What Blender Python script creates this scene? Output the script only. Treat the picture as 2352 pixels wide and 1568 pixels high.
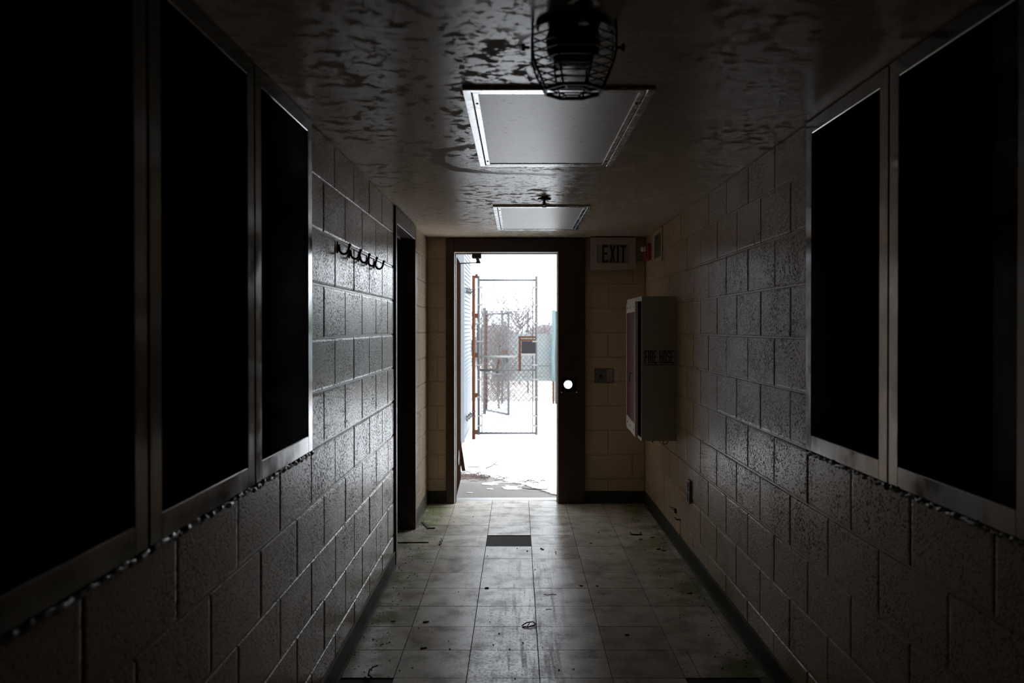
import bpy, bmesh, math, random
from mathutils import Vector, Matrix
random.seed(7)
for o in list(bpy.data.objects):
    bpy.data.objects.remove(o, do_unlink=True)
scene = bpy.context.scene
C = scene.collection
PI = math.pi

# ------------------------------------------------------------------ camera
F, W = 1952.0, 2352.0
CAMH = 1.463
cam = bpy.data.cameras.new('camera')
camo = bpy.data.objects.new('camera', cam); C.objects.link(camo)
cam.sensor_width = 36.0
cam.lens = 36.0 * F / W
pitch = math.radians(0.45)
camo.location = (0, 0, CAMH)
camo.rotation_euler = (PI / 2 - pitch, 0, 0)
cam.shift_x = -13.0 / W
cam.shift_y = -(32.0 - F * math.tan(pitch)) / W
cam.clip_start = 0.05
cam.clip_end = 400
cam.dof.use_dof = True
cam.dof.focus_distance = 4.9
cam.dof.aperture_fstop = 3.2
scene.camera = camo

# ------------------------------------------------------------------ world: even overcast sky
world = bpy.data.worlds.new('overcast_sky'); scene.world = world
world.use_nodes = True
bg = world.node_tree.nodes['Background']
bg.inputs['Color'].default_value = (0.90, 0.945, 1.0, 1)
bg.inputs['Strength'].default_value = 5.0
# sky sampling window in the doorway (gives off nothing itself)
pl = bpy.data.lights.new('door_daylight_portal', 'AREA')
pl.shape = 'RECTANGLE'; pl.size = 0.9; pl.size_y = 2.15
pl.cycles.is_portal = True
plo = bpy.data.objects.new('door_daylight_portal', pl); C.objects.link(plo)
plo.location = (-0.095, 7.29, 1.05); plo.rotation_euler = (-PI / 2, 0, 0)

scene.view_settings.view_transform = 'Standard'
scene.view_settings.look = 'None'
scene.view_settings.gamma = 1.0
scene.view_settings.use_curve_mapping = False
scene.view_settings.exposure = 0.0
cy = scene.cycles
cy.max_bounces = 8; cy.diffuse_bounces = 5; cy.glossy_bounces = 5; cy.transparent_max_bounces = 10
cy.sample_clamp_indirect = 6.0
cy.caustics_reflective = True
cy.blur_glossy = 0.3
cy.use_denoising = True
cy.adaptive_threshold = 0.015

# ------------------------------------------------------------------ materials
M = {}
class NT:
    def __init__(s, name):
        s.m = bpy.data.materials.new(name); s.m.use_nodes = True
        s.t = s.m.node_tree; s.b = s.t.nodes['Principled BSDF']
        M[name] = s.m
        s.pos = None
    def n(s, typ, **kw):
        nd = s.t.nodes.new(typ)
        for k, v in kw.items():
            setattr(nd, k, v)
        return nd
    def link(s, a, b):
        s.t.links.new(a, b)
    def P(s):
        if s.pos is None:
            s.pos = s.n('ShaderNodeNewGeometry').outputs['Position']
        return s.pos
    def mapped(s, scale, loc=(0, 0, 0)):
        mp = s.n('ShaderNodeMapping')
        mp.inputs['Scale'].default_value = scale
        mp.inputs['Location'].default_value = loc
        s.link(s.P(), mp.inputs['Vector'])
        return mp.outputs[0]
    def noise(s, scale, detail=3, rough=.55, vec=None, dist=0.0):
        nd = s.n('ShaderNodeTexNoise')
        nd.inputs['Scale'].default_value = scale
        nd.inputs['Detail'].default_value = detail
        nd.inputs['Roughness'].default_value = rough
        nd.inputs['Distortion'].default_value = dist
        s.link(vec if vec is not None else s.P(), nd.inputs['Vector'])
        return nd.outputs['Fac']
    def voro(s, scale, vec=None):
        nd = s.n('ShaderNodeTexVoronoi')
        nd.inputs['Scale'].default_value = scale
        s.link(vec if vec is not None else s.P(), nd.inputs['Vector'])
        return nd.outputs['Distance']
    def ramp(s, fac, a, b, ca=(0, 0, 0, 1), cb=(1, 1, 1, 1)):
        r = s.n('ShaderNodeValToRGB')
        r.color_ramp.elements[0].position = a; r.color_ramp.elements[0].color = ca
        r.color_ramp.elements[1].position = b; r.color_ramp.elements[1].color = cb
        s.link(fac, r.inputs[0])
        return r.outputs[0]
    def rng(s, v, a, b, c, d):
        r = s.n('ShaderNodeMapRange')
        r.inputs[1].default_value = a; r.inputs[2].default_value = b
        r.inputs[3].default_value = c; r.inputs[4].default_value = d
        s.link(v, r.inputs[0])
        return r.outputs[0]
    def math(s, op, a, b=None):
        r = s.n('ShaderNodeMath', operation=op)
        for i, v in enumerate((a, b)):
            if v is None: continue
            if isinstance(v, (int, float)): r.inputs[i].default_value = v
            else: s.link(v, r.inputs[i])
        return r.outputs[0]
    def mix(s, fac, a, b):
        r = s.n('ShaderNodeMix', data_type='RGBA')
        for key, v in ((0, fac), (6, a), (7, b)):
            if isinstance(v, (int, float)): r.inputs[key].default_value = v
            elif isinstance(v, tuple): r.inputs[key].default_value = v if len(v) == 4 else v + (1,)
            else: s.link(v, r.inputs[key])
        return r.outputs[2]
    def xyz(s):
        sp = s.n('ShaderNodeSeparateXYZ'); s.link(s.P(), sp.inputs[0])
        return sp.outputs
    def bump(s, h, strength, dist):
        bp = s.n('ShaderNodeBump')
        bp.inputs['Strength'].default_value = strength
        bp.inputs['Distance'].default_value = dist
        s.link(h, bp.inputs['Height']); s.link(bp.outputs[0], s.b.inputs['Normal'])
    def set(s, color=None, rough=None, metal=None, spec=None):
        for key, v in (('Base Color', color), ('Roughness', rough), ('Metallic', metal), ('Specular IOR Level', spec)):
            if v is None: continue
            if isinstance(v, (int, float)): s.b.inputs[key].default_value = v
            elif isinstance(v, tuple): s.b.inputs[key].default_value = v if len(v) == 4 else v + (1,)
            else: s.link(v, s.b.inputs[key])
        return s

def gloss_over_matte(k, col, rough, spec, ior=1.4):
    """matte body under a thin clear gloss whose highlight has short tails"""
    t = k.t
    nrm = k.b.inputs['Normal'].links[0].from_socket
    di = k.n('ShaderNodeBsdfDiffuse'); gl_ = k.n('ShaderNodeBsdfGlossy', distribution='BECKMANN')
    fr_ = k.n('ShaderNodeFresnel'); fr_.inputs['IOR'].default_value = ior
    mx_ = k.n('ShaderNodeMixShader')
    k.link(col, di.inputs['Color']); k.link(rough, gl_.inputs['Roughness'])
    gl_.inputs['Color'].default_value = (.97, .98, 1, 1)
    for nd in (di, gl_, fr_): k.link(nrm, nd.inputs['Normal'])
    k.link(k.math('MULTIPLY', fr_.outputs[0], spec), mx_.inputs[0])
    k.link(di.outputs[0], mx_.inputs[1]); k.link(gl_.outputs[0], mx_.inputs[2])
    k.link(mx_.outputs[0], t.nodes['Material Output'].inputs[0])
    t.nodes.remove(k.b)

def simple(name, color, rough=.5, metal=0.0, var=.15, scale=18.0, bump=0.0, bscale=60.0, spec=None):
    k = NT(name)
    nz = k.noise(scale, 4)
    dk = tuple(c * (1 - var) for c in color); lt = tuple(min(1, c * (1 + var)) for c in color)
    k.set(k.mix(nz, dk, lt), k.rng(nz, .3, .7, max(.03, rough - .06), rough + .06), metal, spec)
    if bump: k.bump(k.noise(bscale, 3), .5, bump)
    return M[name]

# glossy cream paint over porous concrete block
def block_paint(name, base, rough, pore):
    k = NT(name)
    big = k.noise(2.2, 2)
    fine = k.noise(130, 1, .6)
    dens = k.noise(5.0, 1)
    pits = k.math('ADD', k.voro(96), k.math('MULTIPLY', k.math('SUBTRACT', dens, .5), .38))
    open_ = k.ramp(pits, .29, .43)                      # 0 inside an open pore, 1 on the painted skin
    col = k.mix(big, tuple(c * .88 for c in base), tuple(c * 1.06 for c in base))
    col = k.mix(k.rng(open_, 0, 1, pore, 0), col, (.05, .042, .034))  # pores' missing gloss also put into the colour as dark specks
    z = k.xyz()
    alg = k.math('MULTIPLY', k.rng(z[2], .12, .62, 1, 0), k.ramp(k.noise(3.1, 3), .46, .66))
    col = k.mix(k.math('MULTIPLY', alg, .6), col, (.20, .20, .08))
    h = k.math('ADD', k.math('MULTIPLY', fine, .7), k.math('MULTIPLY', open_, .7))
    h = k.math('ADD', h, k.math('MULTIPLY', k.noise(30, 1), .22))
    k.bump(h, 1.0, .00050)
    gloss_over_matte(k, col, k.math('ADD', k.rng(fine, .3, .7, rough - .03, rough + .05), k.rng(open_, 0, 1, .3, 0)), k.rng(open_, 0, 1, .06, .8))
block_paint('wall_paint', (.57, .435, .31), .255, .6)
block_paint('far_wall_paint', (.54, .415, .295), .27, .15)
k = NT('mortar_paint')
nz = k.noise(12, 4)
k.bump(k.noise(60, 3), .5, .0005)
gloss_over_matte(k, k.mix(nz, (.38, .30, .22), (.48, .38, .285)), k.rng(nz, .3, .7, .26, .32), .8)

# ceiling: semi-gloss paint with matte stains and flaked patches
k = NT('ceiling_paint')
st = k.noise(15.0, 4, .62, dist=.3)
big = k.noise(1.3, 3)
stain = k.math('MULTIPLY', k.ramp(st, .52, .56), k.ramp(big, .38, .50))
fl = k.ramp(k.noise(40, 3, .6), .56, .61)
z = k.xyz()
# the tide mark of a dried leak round the far end of the front lamp
dx = k.math('DIVIDE', k.math('SUBTRACT', z[0], .11), .49)
dy = k.math('DIVIDE', k.math('SUBTRACT', z[1], 3.80), .36)
wob = k.math('MULTIPLY', k.math('SUBTRACT', k.noise(4.0, 3), .5), .35)
rr = k.math('ADD', k.math('SQRT', k.math('ADD', k.math('MULTIPLY', dx, dx), k.math('MULTIPLY', dy, dy))), wob)
ring = k.math('MULTIPLY', k.rng(z[0], -.30, .34, 1, .12), k.rng(k.math('ABSOLUTE', k.math('SUBTRACT', rr, 1.0)), .06, .11, 1, 0))
dirt = k.math('MAXIMUM', k.math('MAXIMUM', stain, k.math('MULTIPLY', fl, .7)), ring)
spots = k.ramp(k.voro(7.0), .035, .05, (1, 1, 1, 1), (0, 0, 0, 1))
col = k.mix(big, (.50, .42, .33), (.60, .51, .41))
col = k.mix(k.math('MULTIPLY', dirt, .42), col, (.16, .13, .10))
col = k.mix(spots, col, (.02, .018, .015))
k.bump(k.math('ADD', k.noise(60, 3), k.math('MULTIPLY', dirt, .5)), .35, .0003)
gloss_over_matte(k, col, k.rng(dirt, 0, 1, .255, .5), k.math('MULTIPLY', k.rng(k.math('ADD', z[0], k.math('MULTIPLY', k.math('SUBTRACT', big, .5), .5)), -.60, -.18, .18, 1), k.rng(dirt, 0, 1, .80, .05)))

# vinyl composition floor tile
k = NT('floor_tile')
oi = k.n('ShaderNodeObjectInfo').outputs['Random']
n1 = k.noise(7, 5, .65); n2 = k.noise(70, 5, .75); big = k.noise(1.6, 3)
strk = k.noise(1.0, 4, .7, vec=k.mapped((30, 1.5, 1)))
col = k.mix(oi, (.50, .45, .385), (.60, .55, .475))
dirt = k.math('MULTIPLY', k.ramp(n1, .44, .66), .62)
col = k.mix(dirt, col, (.16, .145, .12))
col = k.mix(k.math('MULTIPLY', k.ramp(n2, .52, .68), .7), col, (.09, .08, .068))
z = k.xyz()
scuff = k.math('MULTIPLY', k.math('MULTIPLY', k.ramp(strk, .50, .62), k.rng(k.math('ABSOLUTE', k.math('SUBTRACT', z[0], .08)), .08, .32, 1, 0)), k.rng(z[1], 5.3, 5.9, .38, .08))
col = k.mix(scuff, col, (.10, .09, .075))
edge = k.math('MAXIMUM', k.rng(z[0], -.42, -.62, 0, 1), k.rng(z[0], .70, .92, 0, 1))
moss = k.math('MULTIPLY', edge, k.ramp(k.noise(3.6, 4, .6), .42, .58))
col = k.mix(k.math('MULTIPLY', moss, .8), col, (.13, .155, .04))
scr = k.ramp(k.noise(1.0, 3, .6, vec=k.mapped((9, 60, 1))), .68, .72)
col = k.mix(k.math('MULTIPLY', scr, .35), col, (.72, .70, .66))
gl = k.math('ADD', k.math('ADD', k.rng(oi, 0, 1, .23, .30), k.math('MULTIPLY', k.ramp(n2, .45, .7), .22)), k.math('MULTIPLY', k.math('MAXIMUM', moss, scuff), .30))
k.bump(k.math('ADD', k.noise(160, 2), k.math('MULTIPLY', n1, .7)), .35, .0003)
gloss_over_matte(k, col, gl, k.rng(k.math('MAXIMUM', k.math('MAXIMUM', moss, scuff), k.math('MAXIMUM', dirt, k.math('MULTIPLY', k.ramp(n2, .52, .68), .8))), 0, 1, .66, .14))
simple('floor_adhesive', (.040, .037, .035), .8, var=.5, scale=60, bump=.001, bscale=80, spec=.12)

simple('frame_metal', (.27, .27, .28), .125, 1.0, var=.12, scale=9)
simple('bright_aluminium', (.72, .73, .75), .25, 1.0, var=.12, scale=25)
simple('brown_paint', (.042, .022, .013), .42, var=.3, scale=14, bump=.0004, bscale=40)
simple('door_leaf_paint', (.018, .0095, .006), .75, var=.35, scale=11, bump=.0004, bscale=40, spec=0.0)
simple('lit_reveal_strip', (.66, .60, .53), .45)  # pale colour stands in for daylight on the frame's brown reveals
simple('black_rubber', (.018, .016, .015), .55)
simple('vinyl_base', (.045, .042, .026), .6, var=.35, scale=7, spec=.12)
simple('threshold_metal', (.36, .365, .37), .4, .6, bump=.0004)
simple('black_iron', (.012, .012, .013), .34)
simple('black_wire', (.010, .010, .011), .42)
simple('lamp_body', (.02, .019, .018), .30)
simple('sign_white', (.47, .41, .33), .42)
simple('sign_glass', (.30, .29, .27), .25)
simple('letter_black', (.014, .010, .009), .5)
simple('letter_red', (.040, .007, .008), .5)
simple('cabinet_paint', (.40, .37, .31), .42, var=.1)
simple('cabinet_white', (.68, .63, .56), .42)
simple('maroon_panel', (.10, .008, .014), .5, spec=.2)
simple('cabinet_inside', (.03, .026, .022), .6)
simple('steel_latch', (.5, .5, .5), .3, 1.0)
simple('red_plastic', (.33, .016, .018), .35)
simple('strobe_lens', (.62, .60, .58), .2)
simple('vent_paint', (.44, .375, .29), .45)
simple('dark_hole', (.010, .009, .008), .8)
simple('plate_steel', (.20, .18, .16), .42, .7, var=.4, scale=40)
simple('plate_plaster', (.26, .23, .20), .8, var=.4, scale=60)
simple('dark_room', (.012, .011, .010), .7)
simple('sealant', (.17, .15, .125), .25, var=.5, scale=30, bump=.002, bscale=70)
simple('debris_dark', (.03, .026, .022), .7)
simple('debris_white', (.75, .74, .72), .5)
simple('rust', (.062, .019, .004), .75, var=.7, scale=45)
simple('rust_orange', (.085, .022, .003), .75, var=.65, scale=34)
simple('concrete_paving', (.21, .195, .18), .85, var=.16, scale=9, bump=.002)
simple('white_ground', (.90, .90, .90), .6, var=.03, scale=6, bump=.006, bscale=9)
simple('dry_grass', (.36, .33, .30), .9, var=.35, scale=5)
simple('galvanised', (.085, .09, .095), .5, .2, var=.25, scale=30)
simple('siding', (.215, .235, .25), .5, var=.05)
simple('siding_corner', (.165, .19, .215), .45, var=.05)
simple('dark_slate_plate', (.008, .0085, .013), .6)
simple('pale_steel', (.26, .26, .25), .5, .2)
simple('teal_cloth', (.25, .28, .28), .8, var=.18, scale=7)
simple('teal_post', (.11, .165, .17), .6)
simple('bark', (.15, .115, .105), .9, var=.3)
simple('far_twigs', (.19, .165, .175), .95, var=.15)
simple('needles', (.05, .075, .055), .9, var=.3)
simple('roofing', (.10, .09, .085), .8)

# lamp lens: prismatic acrylic, unlit, dusty
k = NT('prismatic_lens')
w1 = k.n('ShaderNodeTexWave', wave_type='BANDS', bands_direction='X'); w1.inputs['Scale'].default_value = 62; k.link(k.P(), w1.inputs['Vector'])
w2 = k.n('ShaderNodeTexWave', wave_type='BANDS', bands_direction='Y'); w2.inputs['Scale'].default_value = 62; k.link(k.P(), w2.inputs['Vector'])
sp = k.ramp(k.noise(34, 3, .7), .62, .67)
col = k.mix(k.noise(3, 3), (.70, .70, .70), (.80, .80, .79))
col = k.mix(k.math('MULTIPLY', sp, .5), col, (.2, .19, .17))
k.set(col, .30, None, .9)
k.bump(k.math('MULTIPLY', w1.outputs['Fac'], w2.outputs['Fac']), .30, .0009)

# tinted window glass
k = NT('dark_glass')
out = k.t.nodes['Material Output']
tr = k.n('ShaderNodeBsdfTransparent'); tr.inputs[0].default_value = (.12, .12, .13, 1)
gs = k.n('ShaderNodeBsdfGlossy'); gs.inputs['Roughness'].default_value = .04
fr = k.n('ShaderNodeFresnel'); fr.inputs[0].default_value = 1.45
mx = k.n('ShaderNodeMixShader')
nz = k.noise(8, 3)
k.link(k.math('MULTIPLY', fr.outputs[0], k.rng(nz, .3, .7, .18, .30)), mx.inputs[0]); k.link(tr.outputs[0], mx.inputs[1]); k.link(gs.outputs[0], mx.inputs[2])
k.link(mx.outputs[0], out.inputs[0])

# ------------------------------------------------------------------ mesh builder
class MB:
    def __init__(s):
        s.v = []; s.f = []
    def box(s, x0, x1, y0, y1, z0, z1):
        b = len(s.v)
        s.v += [(x, y, z) for z in (z0, z1) for y in (y0, y1) for x in (x0, x1)]
        s.f += [tuple(b + i for i in q) for q in ((0, 2, 3, 1), (4, 5, 7, 6), (0, 1, 5, 4), (2, 6, 7, 3), (0, 4, 6, 2), (1, 3, 7, 5))]
        return s
    def tube(s, pts, r, seg=8, closed=False, r2=None):
        pts = [Vector(p) for p in pts]; n = len(pts); b = len(s.v)
        up = None
        for i, p in enumerate(pts):
            if closed: d = pts[(i + 1) % n] - pts[i - 1]
            else: d = pts[min(i + 1, n - 1)] - pts[max(i - 1, 0)]
            d.normalize()
            if up is None:
                up = Vector((0, 0, 1)) if abs(d.z) < .9 else Vector((1, 0, 0))
            a = d.cross(up)
            if a.length < 1e-5: a = d.cross(Vector((0, 1, .3)))
            a.normalize(); c = a.cross(d).normalized(); up = c
            rad = r if r2 is None else r + (r2 - r) * i / max(1, n - 1)
            for j in range(seg):
                t = 2 * PI * j / seg
                s.v.append(tuple(p + a * math.cos(t) * rad + c * math.sin(t) * rad))
        m = n if closed else n - 1
        for i in range(m):
            for j in range(seg):
                i2 = (i + 1) % n
                s.f.append((b + i * seg + j, b + i * seg + (j + 1) % seg, b + i2 * seg + (j + 1) % seg, b + i2 * seg + j))
        if not closed:
            s.f.append(tuple(b + j for j in range(seg))[::-1])
            s.f.append(tuple(b + (n - 1) * seg + j for j in range(seg)))
        return s
    def lathe(s, c, prof, seg=24):
        b = len(s.v)
        for r, z in prof:
            for j in range(seg):
                t = 2 * PI * j / seg
                s.v.append((c[0] + r * math.cos(t), c[1] + r * math.sin(t), c[2] + z))
        for i in range(len(prof) - 1):
            for j in range(seg):
                s.f.append((b + i * seg + j, b + i * seg + (j + 1) % seg, b + (i + 1) * seg + (j + 1) % seg, b + (i + 1) * seg + j))
        s.f.append(tuple(b + j for j in range(seg))[::-1])
        s.f.append(tuple(b + (len(prof) - 1) * seg + j for j in range(seg)))
        return s
    def prism(s, poly, fn, t):
        """poly: list of (u,v); fn(u,v,w) -> xyz; extruded w = 0..t"""
        b = len(s.v); n = len(poly)
        s.v += [fn(u, v, 0) for u, v in poly] + [fn(u, v, t) for u, v in poly]
        s.f.append(tuple(range(b, b + n))); s.f.append(tuple(range(b + 2 * n - 1, b + n - 1, -1)))
        for i in range(n):
            j = (i + 1) % n
            s.f.append((b + i, b + n + i, b + n + j, b + j))
        return s
    def mesh(s, name, mat, bevel=0.0, smooth=False):
        me = bpy.data.meshes.new(name)
        me.from_pydata(s.v, [], s.f)
        bm = bmesh.new(); bm.from_mesh(me)
        if bevel:
            bmesh.ops.bevel(bm, geom=bm.edges[:], offset=bevel, segments=1, affect='EDGES', clamp_overlap=True)
        bmesh.ops.recalc_face_normals(bm, faces=bm.faces[:])
        bm.to_mesh(me); bm.free()
        if smooth:
            for p in me.polygons: p.use_smooth = True
        me.materials.append(M[mat])
        return me

def put(o, parent=None):
    C.objects.link(o)
    if parent is not None:
        o.parent = parent
        o.matrix_parent_inverse = Matrix.Translation(-parent.location) if parent.parent is None else Matrix.Identity(4)
    return o
def obj(name, mb, mat, parent=None, bevel=0.0, smooth=False, label=None):
    o = bpy.data.objects.new(name, mb.mesh(name, mat, bevel, smooth))
    put(o, parent)
    if label: o['label'] = label
    return o
def tag(o, label, cat=None, group=None, kind=None):
    o['label'] = label
    if cat: o['category'] = cat
    if group: o['group'] = group
    if kind: o['kind'] = kind
    return o
def thing(name, loc, label, cat=None, group=None, kind=None):
    o = bpy.data.objects.new(name, None); C.objects.link(o)
    o.location = loc; o.empty_display_size = .05
    return tag(o, label, cat, group, kind)
def struct(name, mb, mat, label, cat='structure', **kw):
    o = obj(name, mb, mat, **kw)
    return tag(o, label, cat, None, 'structure')

# ------------------------------------------------------------------ dimensions (metres)
XL, XR = -.752, 1.062         # faces of the side walls
YE = 7.07                     # face of the end wall
YX = 7.27                     # outside face
ZC = 2.21                     # ceiling
ZS = 1.02                     # underside of the window frames
CH = .2032; BL = .4064        # block module
D0, D1 = 5.17, 6.21           # side doorway along y
LW = [(2.40, 3.064), (1.709, 2.391), (1.02, 1.70)]
RW = [(2.412, 3.099), (1.73, 2.405), (1.05, 1.722)]
REC = .005

# ------------------------------------------------------------------ floor
fb = MB().box(-1.3, 1.4, -1.7, YX, -.15, -.0035)
floor = struct('floor', fb, 'floor_adhesive', 'corridor floor of worn square vinyl tiles', 'floor')
cols = [-.752, -.518, -.213, .092, .396, .701, 1.006, 1.062]
rows = [3.539 + .3048 * i for i in range(-5, 13)]
tile_cache = {}
def tile(x0, x1, y0, y1, lift=0.0, tilt=(0, 0)):
    g = .0016
    sx, sy = round((x1 - x0) / 2 - g, 4), round((y1 - y0) / 2 - g, 4)
    if sx < .008 or sy < .008: return
    if (sx, sy) not in tile_cache:
        mb = MB(); b = .0006
        for (ax, ay, az) in ((sx, sy, -.0032), (sx, sy, -b), (sx - b, sy - b, 0)):
            mb.v += [(-ax, -ay, az), (ax, -ay, az), (ax, ay, az), (-ax, ay, az)]
        mb.f = [(8, 9, 10, 11), (3, 2, 1, 0)]
        for l in (0, 4):
            for i in range(4):
                j = (i + 1) % 4
                mb.f.append((l + i, l + j, l + 4 + j, l + 4 + i))
        tile_cache[(sx, sy)] = mb.mesh('tile', 'floor_tile')
    o = bpy.data.objects.new('tile', tile_cache[(sx, sy)])
    put(o, floor)
    o.location = ((x0 + x1) / 2, (y0 + y1) / 2, lift)
    o.rotation_euler = (tilt[0], tilt[1], 0)
for ri in range(len(rows) - 1):
    y0, y1 = rows[ri], rows[ri + 1]
    for ci in range(7):
        x0, x1 = cols[ci], cols[ci + 1]
        yy1 = y1
        if ri == len(rows) - 2 and (ci in (0, 5, 6)): yy1 = YE
        if ri == len(rows) - 2 and ci == 4: yy1 = YE
        if ci == 3 - 1 and abs(y0 - 5.6726) < .02: continue          # the missing tile
        if ci in (0, 5) and abs(y1 - 3.539) < .02: continue          # two more at the front
        if ci == 5 and abs(y0 - 3.539) < .02:
            tile(.701, .766, y0, y1); tile(.766, 1.062, y0, y1, .0006); continue
        if ci == 6 and abs(y0 - 3.539) < .02: continue
        lift = random.uniform(-.0004, .0005)
        tl = (random.uniform(-.0022, .0022), random.uniform(-.0016, .0016))
        if ci == 0: lift += .0008; tl = (random.uniform(-.006, .001), random.uniform(-.004, .004))
        if ci == 0 and y0 < 6.2 and y1 > 5.2:
            ya, yb = max(y0, D0 + .06), min(y1, D1 - .06)
            tile(x0, x1, y0, y1, lift)
            if yb - ya > .03:
                tile(-.823, -.752, ya, yb, 0); tile(-.94, -.823, ya, yb, 0)
            continue
        tile(x0, x1, y0, yy1, lift, tl)

# ------------------------------------------------------------------ ceiling
struct('ceiling', MB().box(-1.05, 1.35, -1.7, YX, ZC, ZC + .12), 'ceiling_paint', 'stained and flaking painted corridor ceiling', 'ceiling')

# ------------------------------------------------------------------ block walls
block_cache = {}
def block(wall, side, a, b, z0, z1, mat='wall_paint'):
    """a..b along the wall, side: 'L','R','E'"""
    g = .0032
    hl, hh = round((b - a) / 2 - g, 3), round((z1 - z0) / 2 - g, 3)
    if hl < .012 or hh < .012: return
    if side == 'E': mat = 'far_wall_paint'
    key = (hl, hh, mat)
    if key not in block_cache:
        mb = MB(); c = .0022
        for (al, ah, d) in ((hl, hh, -.03), (hl, hh, -.0042), (hl - c, hh - c, -.0010), (hl - .0095, hh - .0095, 0)):   # pillowed, paint-filled edge
            mb.v += [(-al, d, -ah), (al, d, -ah), (al, d, ah), (-al, d, ah)]
        mb.f = [(12, 13, 14, 15), (3, 2, 1, 0)]
        for l in (0, 4, 8):
            for i in range(4):
                j = (i + 1) % 4
                mb.f.append((l + i, l + j, l + 4 + j, l + 4 + i))
        block_cache[key] = mb.mesh('block', mat)
    o = bpy.data.objects.new('block', block_cache[key]); put(o, wall)
    dd = random.uniform(-.0010, .0010)
    yaw = random.uniform(-.0025, .0025)
    m, zc = (a + b) / 2, (z0 + z1) / 2
    if side == 'L': o.location = (XL + dd, m, zc); o.rotation_euler = (0, 0, -PI / 2 + yaw)
    if side == 'R': o.location = (XR + dd, m, zc); o.rotation_euler = (0, 0, PI / 2 + yaw)
    if side == 'E': o.location = (m, YE + dd, zc); o.rotation_euler = (0, 0, PI + yaw)
def courses(wall, side, phase_even, phase_odd, regions):
    for c in range(11):
        z0, z1 = c * CH, min((c + 1) * CH, ZC)
        ph = phase_even if c % 2 == 0 else phase_odd
        for (a0, a1, r0, r1) in regions:
            if z0 < r0 - .01 or z1 > r1 + .03: continue
            k0 = math.floor((a0 - ph) / BL)
            p = ph + k0 * BL
            while p < a1:
                a, b = max(p, a0), min(p + BL, a1)
                if b > a: block(wall, side, a, b, z0, min(z1, r1))
                p += BL

wl = MB()
for (y0, y1, z0, z1) in ((-1.7, 3.064, -.05, ZS), (-1.7, 1.02, ZS, ZC), (3.064, D0, -.05, ZC), (D1, YX, -.05, ZC)):
    wl.box(XL - .2, XL - REC, y0, y1, z0, z1)
wall_left = struct('wall_left', wl, 'mortar_paint', 'painted concrete block wall with coat hooks and dark windows', 'wall')
courses(wall_left, 'L', 3.905, 4.110, [(.9, D0, 0, 1.016), (3.066, D0, 1.016, ZC), (D1, YE, 0, ZC)])
wr = MB()
for (y0, y1, z0, z1) in ((-1.7, 3.099, -.05, ZS), (-1.7, 1.05, ZS, ZC), (3.099, YX, -.05, ZC)):
    wr.box(XR + REC, XR + .2, y0, y1, z0, z1)
wall_right = struct('wall_right', wr, 'mortar_paint', 'painted concrete block wall with the hose cabinet', 'wall')
courses(wall_right, 'R', 3.515, 3.310, [(.9, YE, 0, 1.016), (3.101, YE, 1.016, ZC)])
we = MB()
DXL, DXR = -.592, .556
for (x0, x1, z0, z1) in ((-4.5, DXL, -.1, 3.0), (DXR, 4.5, -.1, 3.0), (DXL, DXR, 2.203, 3.0)):  # facade widened out of view to block sky light on the ground
    we.box(x0, x1, YE + REC, YX, z0, z1)
wall_far = struct('wall_far', we, 'mortar_paint', 'tan painted block wall around the open exit door', 'wall')
courses(wall_far, 'E', .35, .553, [(XL + .001, DXL, 0, ZC), (DXR, XR - .001, 0, ZC)])
struct('wall_near', MB().box(-1.0, 1.3, -1.75, -1.65, -.05, ZC), 'dark_room', 'closed dark end of the corridor behind the viewer', 'wall')
# unlit rooms behind the windows
for nm, xa, xb, ya, yb in (('wall_left_room', XL - .2, -3.2, -1.7, 6.6), ('wall_right_room', XR + .2, 3.4, -1.7, 5.0)):
    x0, x1 = min(xa, xb), max(xa, xb)
    rb = MB()
    far = x0 if nm == 'wall_left_room' else x1
    rb.box(far - .03, far + .03, ya, yb, -.05, ZC + .05)
    rb.box(x0, x1, ya - .03, ya + .03, -.05, ZC + .05); rb.box(x0, x1, yb - .03, yb + .03, -.05, ZC + .05)
    rb.box(x0, x1, ya, yb, -.15, -.05); rb.box(x0, x1, ya, yb, ZC + .02, ZC + .1)
    struct(nm, rb, 'dark_room', 'unlit room behind the ' + ('left' if far == x0 else 'right') + ' observation windows', 'wall')

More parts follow.
